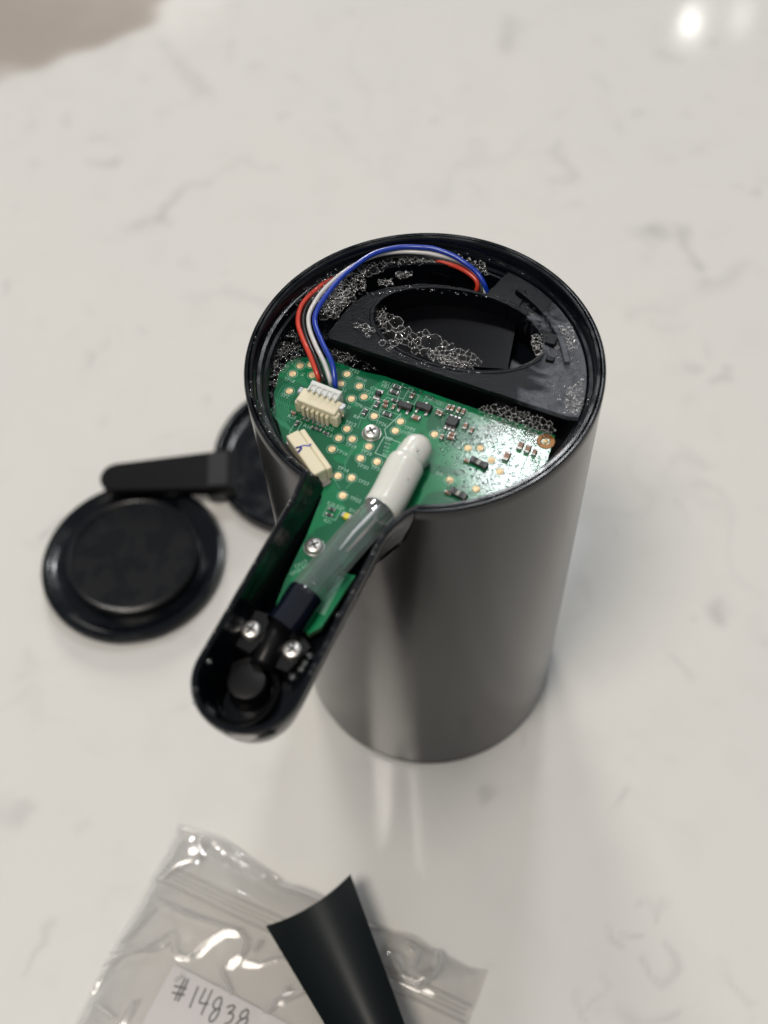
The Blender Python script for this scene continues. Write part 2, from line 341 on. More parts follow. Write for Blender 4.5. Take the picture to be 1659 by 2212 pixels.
def ring_plate(name, outer, inner, z0, z1_, mt, parent):
    """flat plate between an outer polygon and an inner oval, resampled by angle about the oval's centre"""
    c = OC; n = 144; P = []; Q = []
    for k in range(n):
        d = Vector((math.cos(2*math.pi*k/n), math.sin(2*math.pi*k/n)))
        for poly, dst in ((outer, P), (inner, Q)):
            best = None
            for i in range(len(poly)):
                a = poly[i]-c; b = poly[(i+1) % len(poly)]-c; e = b-a; den = d.x*e.y-d.y*e.x
                if abs(den) < 1e-9: continue
                tt = (a.x*e.y-a.y*e.x)/den; ss = (a.x*d.y-a.y*d.x)/den
                if tt > 0 and -1e-6 <= ss <= 1+1e-6 and (best is None or tt > best): best = tt
            dst.append(c+d*(best or 1))
    P = [p if (p-c).length > (q-c).length+.05 else q+(q-c).normalized()*.05 for p, q in zip(P, Q)]
    V = [(*p, z1_) for p in P]+[(*q, z1_) for q in Q]+[(*p, z0) for p in P]+[(*q, z0-1.2) for q in Q]
    F = []
    for i in range(n):
        j = (i+1) % n; F += [(i, j, n+j, n+i), (2*n+j, 2*n+i, i, j)[::-1] if False else (i, 2*n+i, 2*n+j, j), (n+i, n+j, 3*n+j, 3*n+i)]
    return mesh(name, V, F, mt, parent)
plate = ring_plate('bay_plate', out, oval(), zpl-.14, zpl, M_plate, D)
# black wall that drops from the plate's straight edge to the floor
mb = MB(); e = (Vector((L1.x-L0.x, L1.y-L0.y))).normalized(); pn = Vector((-e.y, e.x)); mid = (Vector((L0.x, L0.y))+Vector((R1*math.cos(ang), R1*math.sin(ang))))/2
mb.box((*(mid+pn*.09), FL), e, (6.6, .1, zpl-.141-FL)); mb.build('bay_wall', M_dark, D)
# raised lip round the opening
A = oval(1, .0); B = oval(1, .085); C_ = oval(1, .12); n = len(A)
mesh('opening_lip', [(*p, zpl-.1) for p in oval(1, -.012)]+[(*p, zpl+.018) for p in oval(1, -.008)]+[(*p, zpl+.028) for p in oval(1, .02)]+[(*p, zpl+.022) for p in B]+[(*p, zpl-.02) for p in C_],
     [(k*n+i, k*n+n+i, k*n+n+(i+1) % n, k*n+(i+1) % n) for k in range(4) for i in range(n)], M_plate, plate)
# refill bay below the opening
mesh('refill_bay', [(*p, zpl-.12) for p in oval(1, .02)]+[(*p, H-4.6) for p in oval(.9, 0)]+[(OC.x, OC.y, H-4.6)],
     [(i, n+i, n+(i+1) % n, (i+1) % n) for i in range(n)]+[(n+i, 2*n, n+(i+1) % n) for i in range(n)], M_dark, D)
mb = MB(); q = [zO(1183, 500, H-.80), zO(1118, 832, H-.84), zO(640, 800, H-1.02), zO(300, 660, H-1.06), zO(170, 420, H-1.06), zO(500, 300, H-1.02), zO(900, 330, H-.92)]
mb.add([v for v in q]+[v-Vector((0, 0, .06)) for v in q], [tuple(range(7)), tuple(range(13, 6, -1))]+[(k, k+7, (k+1) % 7+7, (k+1) % 7) for k in range(7)])
mb.build('battery_flap', mat('wet_black_panel', (.002, .002, .003), .22, spec=.22), D)
# recess behind the opening, curved guides at the right
mb = MB()
def arc_wall(r, w_, a0, a1, z0, z1_, m=0, c=(0, 0)):
    N = max(6, int(abs(a1-a0)/3)); V = []
    for k in range(N+1):
        a = math.radians(a0+(a1-a0)*k/N)
        for rr, z in ((r, z0), (r, z1_-.015), (r+.015, z1_), (r+w_-.015, z1_), (r+w_, z1_-.015), (r+w_, z0)): V.append((c[0]+rr*math.cos(a), c[1]+rr*math.sin(a), z))
    F = [(k*6+i, k*6+i+1, k*6+i+7, k*6+i+6) for k in range(N) for i in range(5)]+[tuple(range(6)), tuple(N*6+i for i in range(5, -1, -1))]
    mb.add(V, F, m)
arc_wall(3.50, .07, 26, 128, FL, H-.40); mb.build('guide_wall', M_black, D)
mb = MB(); arc_wall(3.28, .13, -3, 42, zpl-.1, zpl+.14); arc_wall(2.96, .08, 0, 40, zpl-.1, zpl+.03); mb.build('curved_rib', M_plate, D)
mb = MB(); a = zO(1430, 640, zpl); mb.box((a.x, a.y, zpl), e, (.26, .34, .12), bev=.02); mb.build('latch_block', M_dark, D)
mb = MB(); a = zO(1420, 770, zpl); mb.box((a.x, a.y, zpl), e, (.2, .16, .08), bev=.02); mb.build('latch_block', M_dark, D)
mb = MB(); a = zO(1180, 330, zpl); mb.box((a.x, a.y, H-1.2), e, (.36, .62, .87), bev=.02); mb.build('latch_block', M_dark, D)
for x, y in ((620, 180), (300, 160)):
    mb = MB(); a = zO(x, y, H-.8); mb.box((a.x, a.y, FL), e, (.7, .06, .7)); mb.build('recess_rib', M_dark, D)
# ------------------------------------------------------------------ circuit board
ZP = H-.90; TH = .16
pts = [(648, 772), (700, 772), (760, 794), (789, 804), (832, 813), (890, 834), (994, 871), (1040, 887), (1120, 914), (1199, 941), (1174.5, 1019)]
bp = [Vector(at(x, y, ZP)[:2]) for x, y in pts]
a0 = math.atan2(bp[-1].y, bp[-1].x)-.02; a1_ = PHI+math.asin(1.25/3.55)
rr = bp[-1].length
for k in range(1, 20):
    q = k/19; a = a0+(a1_-a0)*q; bp.append(Vector((math.cos(a), math.sin(a)))*(rr+(3.58-rr)*min(1, q*2)))
bp += [Vector(at(x, y, ZP)[:2]) for x, y in ((850, 1112), (742, 1232), (752, 1240), (768, 1243), (694, 1355), (666.8, 1370), (594, 1312), (616, 1252.6), (664, 1152.6), (696, 1070), (650.7, 1013.8), (622, 975), (610.7, 949.8), (598, 905), (591.7, 849.8), (602, 808), (622, 782))]
PCB = MB().prism([tuple(p) for p in bp], ZP-TH, ZP, 0, 1).build('circuit_board', [M_board, M_edge], D, smooth=False)
bu = (Vector(at(1040, 887.5, ZP)[:2])-Vector(at(789, 804, ZP)[:2])).normalized(); bv = Vector((-bu.y, bu.x))
# test pads, the ring of bare laminate round each is a little lighter
silk = MB(); padm = {}
def pad(v, dim=False, r=.088):
    key = (round(r, 3))
    if key not in padm:
        padm[key] = MB().cyl((0, 0, 0), [(r, 0), (r, .010), (r-.01, .014)], 20).build('test_pad', M_gold, PCB)
        o = padm[key]
    else:
        o = padm[key].copy(); COL.objects.link(o); o.parent = PCB
    o.location = (v.x, v.y, ZP+.002)
    for k in range(28): pass
    R = r+.036; c = [(v.x+R*math.cos(k*math.pi/14), v.y+R*math.sin(k*math.pi/14)) for k in range(29)]; silk.ribbon(c, .012, ZP+.004)
for x, y in ((388, 103), (307, 190), (272, 377), (1028, 323), (895, 193), (828, 297), (942, 461), (1079, 438), (1189, 648), (1473, 706), (1417, 806), (893, 784), (805, 884), (950, 895),
             (732, 1003), (1130, 975), (1040, 1103), (1220, 1141), (797, 1292), (945, 1314), (848, 1506), (505, 90), (520, 205)):
    pad(z3(x, y, ZP))
for x, y in ((428, 593), (730, 717), (840, 717), (940, 826), (1015, 928), (565, 1005), (802, 1085)): pad(z4(x, y, ZP))
# brown stained screw hole at the corner
v = z4(1428, 655, ZP); MB().cyl((v.x, v.y, ZP+.003), [(.21, 0), (.21, .012), (.10, .014), (.09, -.02), (0.01, -.02)], 24).build('corner_pad', mat('tarnished_copper', (.30, .13, .03), .4, metal=.3), PCB)
v2 = MB().cyl((v.x, v.y, ZP), [(.07, 0), (.06, .03), (.01, .04)], 16).build('corner_pin', M_gold, PCB)
# lettering
def text(s_, v, h, du=None, z=ZP+.005, mbt=silk, m=0, center=True):
    cu = bpy.data.curves.new('t', 'FONT'); cu.body = s_; cu.size = h/.7; cu.align_x = 'CENTER' if center else 'LEFT'; cu.align_y = 'CENTER'; cu.resolution_u = 2
    o = bpy.data.objects.new('t', cu); COL.objects.link(o); bpy.context.view_layer.update()
    me = bpy.data.meshes.new_from_object(o.evaluated_get(bpy.context.evaluated_depsgraph_get()))
    du = (du or bu).normalized(); dv = Vector((-du.y, du.x))
    mbt.add([(*(Vector((v.x, v.y))+du*p.co.x+dv*p.co.y), z) for p in me.vertices], [tuple(p.vertices) for p in me.polygons], m)
    bpy.data.objects.remove(o); bpy.data.curves.remove(cu); bpy.data.meshes.remove(me)
for s_, x, y in (('TP10', 1045, 252), ('TP18', 272, 258), ('TP2', 222, 428), ('TP32', 968, 160), ('TP25', 1125, 385), ('TP6', 1020, 530), ('TP26', 1262, 728), ('TP25', 1570, 785), ('TP24', 1535, 835),
                 ('TP12', 935, 728), ('TP19', 935, 968), ('TP16', 840, 1040), ('TP30', 1065, 1192), ('TP28', 1100, 1042), ('TP21', 1215, 1215), ('TP14', 850, 1222), ('TP23', 1070, 1362), ('TP22', 985, 1550),
                 ('J4', 700, 1350), ('C9', 1180, 350), ('FB2', 1318, 292), ('FB1', 1308, 330), ('J1', 918, 552), ('R6', 996, 655), ('R25', 300, 655), ('21', 862, 372), ('TP28', 1185, 470), ('C3', 1580, 360), ('DS01', 590, 735), ('R16', 470, 760), ('C12', 700, 780), ('R20', 690, 850)):
    text(s_, z3(x, y, ZP), .095)
text('16', z3(418, 195, ZP), .085, du=-bv)
for s_, x, y, h in (('Q1', 365, 250, .07), ('R14', 400, 290, .06), ('U2', 470, 320, .07), ('C7', 490, 565, .08), ('R9', 230, 545, .08), ('C31', 700, 470, .07), ('D4', 470, 950, .09), ('C5', 1310, 830, .08), ('R31', 660, 650, .07), ('TP31', 220, 590, .08)):
    text(s_, z4(x, y, ZP), h)
for s_, x, y, du in (('R28 R30', 805, 320, bu), ('R21', 720, 490, bu), ('D1', 985, 375, bu), ('TP20 REV', 425, 1010, bu*.55+bv*.85), ('CN12', 430, 950, bu*.55+bv*.85)):
    text(s_, z5(x, y, ZP), .085, du=du)
def rect(cx, cy, w_, h_, conv, wd=.012):
    c = Vector(conv(cx, cy, ZP)[:2]); P = [c+bu*a*w_/2+bv*b*h_/2 for a, b in ((-1, -1), (1, -1), (1, 1), (-1, 1), (-1, -1))]
    for a, b in zip(P[:-1], P[1:]): silk.ribbon([a, b], wd, ZP+.0042)
smd_cache = {}
def smd(kind, v, L, W_, turn=0, name=None):
    ax = bu if not turn else (bv if turn == 1 else (bu*math.cos(turn)+bv*math.sin(turn)))
    L *= .86; W_ *= .86; mb = MB(); c = (v.x, v.y, ZP+.003); a2 = Vector((ax.x, ax.y, 0)).normalized(); h = {'res': .05, 'cap': .075, 'chip': .11, 'sot': .11, 'led': .08, 'diode': .10}[kind]
    if kind in ('res', 'cap', 'led', 'diode'):
        body = {'res': 2, 'cap': 1, 'led': 3, 'diode': 5}[kind]
        mb.box(c, ax, (L*.56, W_*.96, h), body, .012)
        for sg in (-1, 1): mb.box(Vector(c)+a2*sg*L*.38, ax, (L*.24, W_, h+.006), 0 if kind != 'diode' else 2, .012)
        if kind == 'diode': mb.box(Vector(c)+Vector((0, 0, h)), ax, (L*.16, W_*.9, .012), 4, .004)
    else:
        mb.box(Vector(c)+Vector((0, 0, .012)), ax, (L, W_, h), 5, .02)
        ay = Vector((-a2.y, a2.x, 0))
        for sg, s2 in (((-.3, -1), (.3, -1), (0, 1)) if kind == 'sot' else ((-.35, -1), (0, -1), (.35, -1), (-.35, 1), (0, 1), (.35, 1))):
            mb.box(Vector(c)+a2*sg*L+ay*s2*(W_/2+.045), ax, (.075, .11, .035), 0, .01)
    nm = name or {'res': 'resistor', 'cap': 'capacitor', 'chip': 'microchip', 'sot': 'transistor', 'led': 'indicator_light', 'diode': 'diode'}[kind]
    return mb.build(nm, [M_solder, M_tan, M_res, M_yel, M_lightgrey, M_chip], PCB)
for k, x, y, L, W_, tn, cv in (
    ('chip', 547, 445, .16, .13, 0, zE), ('res', 800, 345, .24, .12, 0, zE), ('res', 765, 410, .27, .14, 0, zE), ('cap', 1000, 468, .20, .10, 1, zE), ('res', 530, 575, .24, .12, 1, zE),
    ('res', 362, 680, .22, .11, 1, zE), ('cap', 652, 548, .17, .09, 0, zE), ('cap', 640, 602, .17, .09, 0, zE), ('res', 768, 528, .20, .10, 0, zE), ('cap', 750, 620, .17, .09, 1, zE),
    ('res', 665, 715, .26, .12, 0, zE), ('sot', 910, 612, .42, .20, 0, zE), ('sot', 1160, 625, .46, .22, 0, zE), ('cap', 1055, 762, .24, .14, 0, zE), ('cap', 1345, 690, .17, .09, 1, zE),
    ('cap', 1390, 712, .17, .09, 1, zE), ('chip', 1545, 825, .32, .30, 0, zE), ('cap', 1545, 985, .20, .10, 0, zE), ('cap', 1520, 1030, .20, .10, 0, zE), ('cap', 1402, 1025, .17, .09, 1, zE),
    ('cap', 552, 362, .20, .10, 1, z4), ('cap', 590, 372, .20, .10, 1, z4), ('cap', 640, 388, .20, .10, 1, z4), ('cap', 685, 402, .20, .10, 1, z4),
    ('cap', 705, 530, .22, .12, 1, z4), ('cap', 760, 568, .20, .10, 1, z4), ('cap', 1200, 705, .28, .15, 1, z4), ('cap', 1265, 735, .28, .15, 1, z4), ('cap', 1325, 765, .22, .12, 1, z4),
    ('cap', 1075, 800, .30, .17, 1, z4), ('cap', 715, 840, .18, .09, 0, z4), ('diode', 825, 862, .50, .19, -.15, z4), ('diode', 640, 1140, .50, .19, -.15, z4), ('cap', 545, 1125, .18, .09, 0, z4),
    ('res', 765, 368, .20, .085, 0, z5), ('res', 737, 425, .20, .085, 0, z5), ('led', 925, 445, .26, .17, 0, z5),
    ('cap', 320, 625, .15, .09, 0, z3), ('res', 352, 735, .18, .09, 1, z3), ('res', 540, 782, .17, .09, 0, z3), ('res', 590, 800, .17, .09, 0, z3), ('res', 670, 838, .17, .09, 0, z3), ('cap', 1602, 440, .18, .1, 1, z3)):
    smd(k, cv(x, y, ZP), L, W_, tn)
for x, y, w_, h_, cv in ((362, 680, .17, .32, zE), (540, 575, .2, .36, zE), (700, 715, .5, .2, zE), (810, 390, .42, .34, zE), (700, 560, .3, .3, zE), (985, 480, .3, .3, zE), (1320, 555, .58, .2, zE), (620, 375, .5, .2, z4), (1535, 1010, .32, .26, zE), (735, 545, .34, .3, z4), (765, 395, .32, .3, z5)):
    rect(x, y, w_, h_, cv)
rect(1335, 990, .42, .5, z3, .02); rect(340, 770, .14, .4, z3); rect(1290, 880, .3, .55, z4, .02)
for k in range(5): text(('C41', 'R24', 'R33', 'C20', 'R41')[k], z3(1340-8*k, 905+40*k, ZP), .06)
for k in range(4): text(('R27', 'C11', 'C16', 'D2')[k], z4(392+34*k, 282+12*k, ZP), .06)
for P, cv, wd in ((((880, 420), (700, 680), (775, 560)), z4, .018), (((1480, 620), (1300, 790), (1320, 870), (1390, 890)), z3, .02), (((1500, 290), (1440, 470)), z3, .014)):
    silk.ribbon([cv(x, y, ZP) for x, y in P[:2]] if cv is z4 else [cv(x, y, ZP) for x, y in P], wd, ZP+.0045)
# comb of marks along the spout's right edge
for k in range(15):
    c = z5(860-14.5*k, 1100+27*k, ZP); silk.ribbon([Vector(c[:2])-bu*.07, Vector(c[:2])+bu*.07], .03, ZP+.0042)
for k in range(90):   # vias and small marks
    c = z4(rng.uniform(440, 840), rng.uniform(430, 720), ZP); a = rng.uniform(.012, .03)
    silk.ribbon([(c.x+a*math.cos(q*.785), c.y+a*math.sin(q*.785)) for q in range(9)], .008, ZP+.0044)
so = silk.build('silkscreen', M_silk, PCB, smooth=False); so['kind'] = 'stuff'
# copper runs under the mask
tr = MB()
for k in range(7):
    o = k*.062
    P = [z3(150, 620, ZP), z3(135, 480, ZP), z3(160, 385, ZP), z3(205, 320, ZP), z3(300, 285, ZP), z3(450, 215, ZP)]
    Q = [Vector(p[:2])+bu*o+bv*(-o*.35) for p in P]; tr.ribbon(Q, .022, ZP+.0016+k*.00001)
    P = [z3(230, 480, ZP), z3(250, 560, ZP), z3(190, 610, ZP), z3(215, 680, ZP), z3(300, 790, ZP)]
    Q = [Vector(p[:2])+bu*(o-.28)+bv*(-o*.2) for p in P]; tr.ribbon(Q, .022, ZP+.0018+k*.00001)
for k in range(6):
    P = [z3(960+30*k, 205+18*k, ZP), z3(900+10*k, 255+18*k, ZP), z3(850, 270+16*k, ZP)]; tr.ribbon(P, .02, ZP+.0019+k*.00001)
for P in (((1010, 900), (870, 1130), (880, 1260)), ((880, 1160), (1000, 930)), ((760, 1340), (820, 1430)), ((940, 1370), (880, 1430)), ((1180, 520), (1060, 640), (1010, 780)), ((700, 640), (760, 720), (860, 740))):
    tr.ribbon([z3(x, y, ZP) for x, y in P], .03, ZP+.0021)
tr.build('copper_trace', M_trace, PCB, smooth=False)['kind'] = 'stuff'
# screws
def screw(v, r, par, z, turn=.4):
    mb = MB(); mb.cyl((0, 0, 0), [(r*1.0, 0), (r*1.02, r*.22), (r*.95, r*.42), (r*.78, r*.54), (r*.45, r*.60), (r*.2, r*.62)], 28)
    o = mb.build('screw', M_silver, par)
    ms = MB()
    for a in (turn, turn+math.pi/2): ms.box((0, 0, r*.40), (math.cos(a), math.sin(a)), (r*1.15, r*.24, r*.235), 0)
    me = o.data
    bm = bmesh.new(); bm.from_mesh(me)
    # cross slot as darker bars, the recess's shade put into their colour
    bm.to_mesh(me); bm.free()
    me.materials.append(M_chip); b = len(me.vertices)
    V = [tuple(x.co) for x in me.vertices]+ms.V; F = [tuple(p.vertices) for p in me.polygons]+[tuple(i+b for i in f) for f in ms.F]
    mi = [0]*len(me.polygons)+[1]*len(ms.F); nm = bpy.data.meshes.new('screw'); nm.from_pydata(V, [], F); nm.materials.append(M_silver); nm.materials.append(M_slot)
    nm.polygons.foreach_set('material_index', mi); nm.shade_smooth(); nm.set_sharp_from_angle(angle=math.radians(40)); o.data = nm
    o.location = (v.x, v.y, z); return o
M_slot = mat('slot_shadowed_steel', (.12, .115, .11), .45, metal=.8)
for x, y, cv in ((1160, 815, z3), (570, 750, z5)):
    v = cv(x, y, ZP+.08); screw(v, .205, PCB, ZP+.02)
    rg = MB(); R = .235; rg.cyl((v.x, v.y, ZP+.002), [(R, 0), (R-.005, .018), (R-.06, .02)], 28); rg.build('screw_land', M_solder, PCB)
# ------------------------------------------------------------------ connectors
def frame2(p, q): a = Vector(p[:2]); b = Vector(q[:2]); return a, (b-a).normalized()
zt = ZP+.45
a, du = frame2(z3(335, 470, zt), z3(690, 612, zt)); dv = Vector((-du.y, du.x)); Lc = (Vector(z3(745, 632, zt)[:2])-Vector(z3(325, 466, zt)[:2])).length
c = a+du*(Lc/2)+dv*.22
con = MB()
con.box((*c, ZP+.02), du, (Lc, .40, .43), 0, .02)
for k in range(6): con.box((*(c+du*(-.32+.128*k)-dv*.235), ZP+.02), du, (.075, .10, .30), 0, .015)
con.box((*(c+du*(Lc/2-.02)-dv*.12), ZP+.02), du, (.16, .22, .34), 0, .03); con.box((*(c-du*(Lc/2-.02)-dv*.12), ZP+.02), du, (.14, .2, .34), 0, .03)
CON = con.build('wire_connector', [M_cream], D)
for sg in (-1, 1):
    t_ = MB(); t_.box((*(c+du*sg*(Lc/2+.045)+dv*.10), ZP+.18), du, (.12, .20, .27), 0, .03); t_.build('metal_tab', mat('bright_tab', (.75, .75, .78), .25, metal=.9), CON)
for k in range(5):
    t_ = MB(); t_.box((*(c+du*(-.26+.128*k)-dv*.31), ZP+.01), du, (.05, .16, .05), 0, .01); t_.build('pin', M_solder, CON)
pl = MB(); pc = c+dv*.30
pl.box((*pc, ZP+.09), du, (.80, .26, .43), 0, .02); pl.box((*(pc+dv*.05), ZP+.50), du, (.80, .12, .06), 0, .015)
PLUG = pl.build('wire_plug', M_plug, D)
for k in range(6):
    t_ = MB(); t_.box((*(pc+du*(-.36+.145*k)-dv*.10), ZP+.50), du, (.05, .22, .05), 0, .012); t_.build('plug_rib', M_plug, PLUG)
# long cream connector, nothing plugged in, blue pen mark
a, d2 = frame2(z3(235, 862, zt), z3(535, 1290, zt)); n2 = Vector((-d2.y, d2.x)); L2 = (Vector(z3(535, 1290, zt)[:2])-a).length; W2 = .47
if (Vector(z3(440, 750, zt)[:2])-a).dot(n2) < 0: n2 = -n2
c = a+d2*L2/2+n2*W2/2
con = MB(); con.box((*(c-n2*.075), ZP+.02), d2, (L2, W2-.15, .45), 0, .02); con.box((*(c+n2*(W2/2-.068)), ZP+.02), d2, (L2-.01, .13, .40), 0, .02)
CN2 = con.build('cream_connector', [M_cream], D)
for sg, s2 in ((-1, -1), (1, 0)):
    t_ = MB(); t_.box((*(c+d2*sg*(L2/2+.05)+n2*(s2*.12)), ZP+.005), d2, (.16, .24, .07), 0, .02); t_.build('solder_foot', M_solder, CN2)
t_ = MB(); t_.box((*(c-n2*(W2/2+.05)-d2*.3), ZP+.005), d2, (.12, .1, .06), 0, .02); t_.build('solder_foot', M_solder, CN2)
ink = MB(); zi = ZP+.4735
for P, wd in ((((335, 995), (385, 975), (430, 962), (480, 965), (505, 945)), .035), (((345, 985), (400, 985), (375, 1030), (365, 1038)), .05), (((360, 1030), (405, 1000)), .035)):
    ink.ribbon(catmull([(*z3(x, y, zi)[:2], 0) for x, y in P], 5), wd, zi)
ink.build('pen_mark', M_ink, CN2, smooth=False)
# ------------------------------------------------------------------ wires
WR = .057
def wire(name, cv_pts, mt, r=WR):
    P = catmull([cv(x, y, z) for cv, x, y, z in cv_pts], 8); o = MB().tube(P, r, 12).build('wire', mt, D); o['label'] = mt.name.replace('_', ' ')+' from the connector to the refill bay'; return o
wz = lambda k: H+k
wire('w', [(z1, 722, 1345, wz(-.72)), (z1, 706, 1290, wz(-.55)), (z1, 640, 1120, wz(-.40)), (z1, 580, 980, wz(-.34)), (z1, 545, 860, wz(-.32)), (z1, 562, 740, wz(-.32)), (z1, 620, 650, wz(-.34)), (z1, 720, 560, wz(-.38)), (z1, 830, 475, wz(-.42)),
     (z1, 930, 425, wz(-.45)), (z1, 1060, 362, wz(-.45)), (z1, 1200, 300, wz(-.42)), (z1, 1400, 268, wz(-.42)), (z1, 1600, 275, wz(-.42)), (z2, 80, 292, wz(-.42)), (z2, 195, 340, wz(-.42)), (z2, 300, 373, wz(-.42)), (z2, 400, 420, wz(-.42)), (z2, 478, 480, wz(-.48)), (z2, 505, 535, wz(-.58)), (z2, 495, 590, wz(-.75))],
     wire_mat('red_wire', (.60, .05, .025)), .061)
wire('w', [(z1, 768, 1360, wz(-.72)), (z1, 752, 1310, wz(-.55)), (z1, 690, 1150, wz(-.44)), (z1, 625, 1000, wz(-.38)), (z1, 592, 880, wz(-.36)), (z1, 596, 780, wz(-.36)), (z1, 640, 690, wz(-.38)), (z1, 730, 590, wz(-.42)), (z1, 850, 490, wz(-.46)),
     (z1, 1000, 405, wz(-.46)), (z1, 1250, 315, wz(-.42)), (z1, 1500, 292, wz(-.42)), (z2, 100, 310, wz(-.40)), (z2, 300, 352, wz(-.40)), (z2, 430, 410, wz(-.42)), (z2, 520, 490, wz(-.5)), (z2, 540, 600, wz(-.7))], wire_mat('black_wire', (.012, .012, .012)))
wire('w', [(z1, 822, 1372, wz(-.72)), (z1, 812, 1330, wz(-.55)), (z1, 768, 1200, wz(-.40)), (z1, 690, 1040, wz(-.32)), (z1, 640, 900, wz(-.28)), (z1, 638, 790, wz(-.26)), (z1, 690, 680, wz(-.24)), (z1, 770, 572, wz(-.22)), (z1, 890, 462, wz(-.20)),
     (z1, 1020, 372, wz(-.20)), (z1, 1200, 288, wz(-.18)), (z1, 1400, 258, wz(-.18)), (z1, 1600, 265, wz(-.18)), (z2, 150, 282, wz(-.20)), (z2, 300, 318, wz(-.25)), (z2, 420, 378, wz(-.32)), (z2, 505, 452, wz(-.42)), (z2, 560, 540, wz(-.55)), (z2, 568, 615, wz(-.75))], wire_mat('white_wire', (.62, .61, .60)))
wire('w', [(z1, 862, 1400, wz(-.72)), (z1, 856, 1350, wz(-.55)), (z1, 832, 1200, wz(-.36)), (z1, 752, 1030, wz(-.26)), (z1, 690, 870, wz(-.20)), (z1, 702, 760, wz(-.16)), (z1, 785, 625, wz(-.10)), (z1, 900, 485, wz(-.07)), (z1, 1050, 358, wz(-.05)),
     (z1, 1200, 268, wz(-.05)), (z1, 1400, 220, wz(-.05)), (z1, 1600, 222, wz(-.05)), (z2, 150, 236, wz(-.06)), (z2, 300, 292, wz(-.12)), (z2, 400, 355, wz(-.20)), (z2, 490, 425, wz(-.32)), (z2, 555, 520, wz(-.48)), (z2, 590, 615, wz(-.75))], wire_mat('blue_wire', (.004, .036, .36)), .064)
# ------------------------------------------------------------------ outlet tube, elbow and nozzle in the spout
tz = lambda k: H+k
cl = catmull([z4(262, 730, H-.50), z4(215, 800, H-.48), z4(150, 900, H-.47), z5(1350, 290, H-.50), z5(1215, 450, H-.46), z5(1050, 620, H-.45), z5(890, 800, H-.48), z5(745, 965, H-.52), z5(635, 1090, H-.56), z5(530, 1215, H-.6), z5(435, 1350, H-.63), z5(345, 1490, H-.66), z5(250, 1610, H-.68)], 6)
i_cap = 19
OT = MB(); cp = cl[16:]; OT.tube(cp, .375, 24, cap=False)
TUBE = OT.build('outlet_tube', M_tube, D)
IN = MB().tube(cp, .23, 20, cap=False).build('tube_bore', film('clear_bore', (.90, .92, .94), .04, .08, .3, .45, .2), TUBE)
el = MB(); ep = cl[:22]; R_ = []
for i, p in enumerate(ep):
    q = i/(len(ep)-1); R_.append(.36 if q < .42 else (.36+(q-.42)/.08*.075 if q < .5 else .435))
R_[-1] = .40
# dome end
dome = []; dr = []; d0 = (ep[0]-ep[1]).normalized()
for k in range(7): a = math.pi/2*(1-k/7); dome.append(ep[0]+d0*.36*math.sin(a)); dr.append(max(.01, 3.6e-1*math.cos(a)))
el.tube(dome+ep, dr+R_, 28, cap=False); v = ep[3]
el.tube([ep[0]+Vector((0, 0, -.1)), ep[0]+Vector((0, 0, -.62))], .30, 24)
el.build('elbow_cap', M_white, TUBE)
MB().tube(cl[-17:]+[cl[-1]+(cl[-1]-cl[-2])*1.5], [.385, .398, .40]+[.40]*15, 28, cap=False).build('barb', mat('dark_navy_collar', (.003, .005, .011), .14, coat=.4), TUBE)
rs = MB()
rs.tube([z5(1285, 310, H-.28), z5(1150, 455, H-.22), z5(1000, 605, H-.22), z5(850, 790, H-.24)], [.02, .045, .035, .012], 8)
rs.build('tube_streak', mat('highlight_white', (.75, .78, .80), .3), TUBE)  # white strand stands in for the highlight along the tube
rs = MB(); rs.tube([z5(1245, 460, H-.34), z5(1090, 640, H-.30), z5(920, 820, H-.33)], [.03, .045, .02], 8)
rs.build('tube_streak', mat('brown_grey_streak', (.34, .31, .28), .4), TUBE)  # brown-grey streak inside the tube
# clamp
zb = H-.72
p0 = Vector(z6(985, 205, zb)[:2]); p1 = Vector(z6(800, 590, zb)[:2]); ds = (p1-p0).normalized(); dn = Vector((-ds.y, ds.x)); Ls = (p1-p0).length
cl_ = MB()
cc = (p0+p1)/2
V = []; N = 14
for k, q in enumerate((p0-ds*.06, p0, p1-ds*.02, p1+ds*.02)):
    sc = (.9, 1, 1, .9)[k]
    for j in range(N+1):
        a = math.pi*j/N; V.append((*(q+dn*.29*sc*math.cos(a)), zb-.22+.42*sc*math.sin(a)))
cl_.add(V, [(k*(N+1)+j, k*(N+1)+j+1, (k+1)*(N+1)+j+1, (k+1)*(N+1)+j) for k in range(3) for j in range(N)]+[tuple(range(N, -1, -1)), tuple(3*(N+1)+j for j in range(N+1))])
def quad_plate(P, z0, z1_):
    cl_.prism([tuple(z6(x, y, z1_)[:2]) for x, y in P], z0, z1_)
quad_plate(((725, 92), (905, 150), (860, 330), (705, 485), (555, 408)), zb-.5, zb-.10)
quad_plate(((1105, 250), (1250, 430), (1165, 520), (1035, 655), (880, 588), (960, 400)), zb-.5, zb-.10)
CLAMP = cl_.build('tube_clamp', M_matt, D, angle=50)
for x, y in ((710, 270), (1080, 448)):
    v = z6(x, y, zb); screw(v, .215, CLAMP, zb-.10, .9)
v = z6(668, 735, H-.78); B_ = MB().cyl((v.x, v.y, FL+.02), [(.44, 0), (.41, .2), (.40, .50), (.38, .545), (.31, .56)], 40).build('nozzle_cap', M_matt, D)
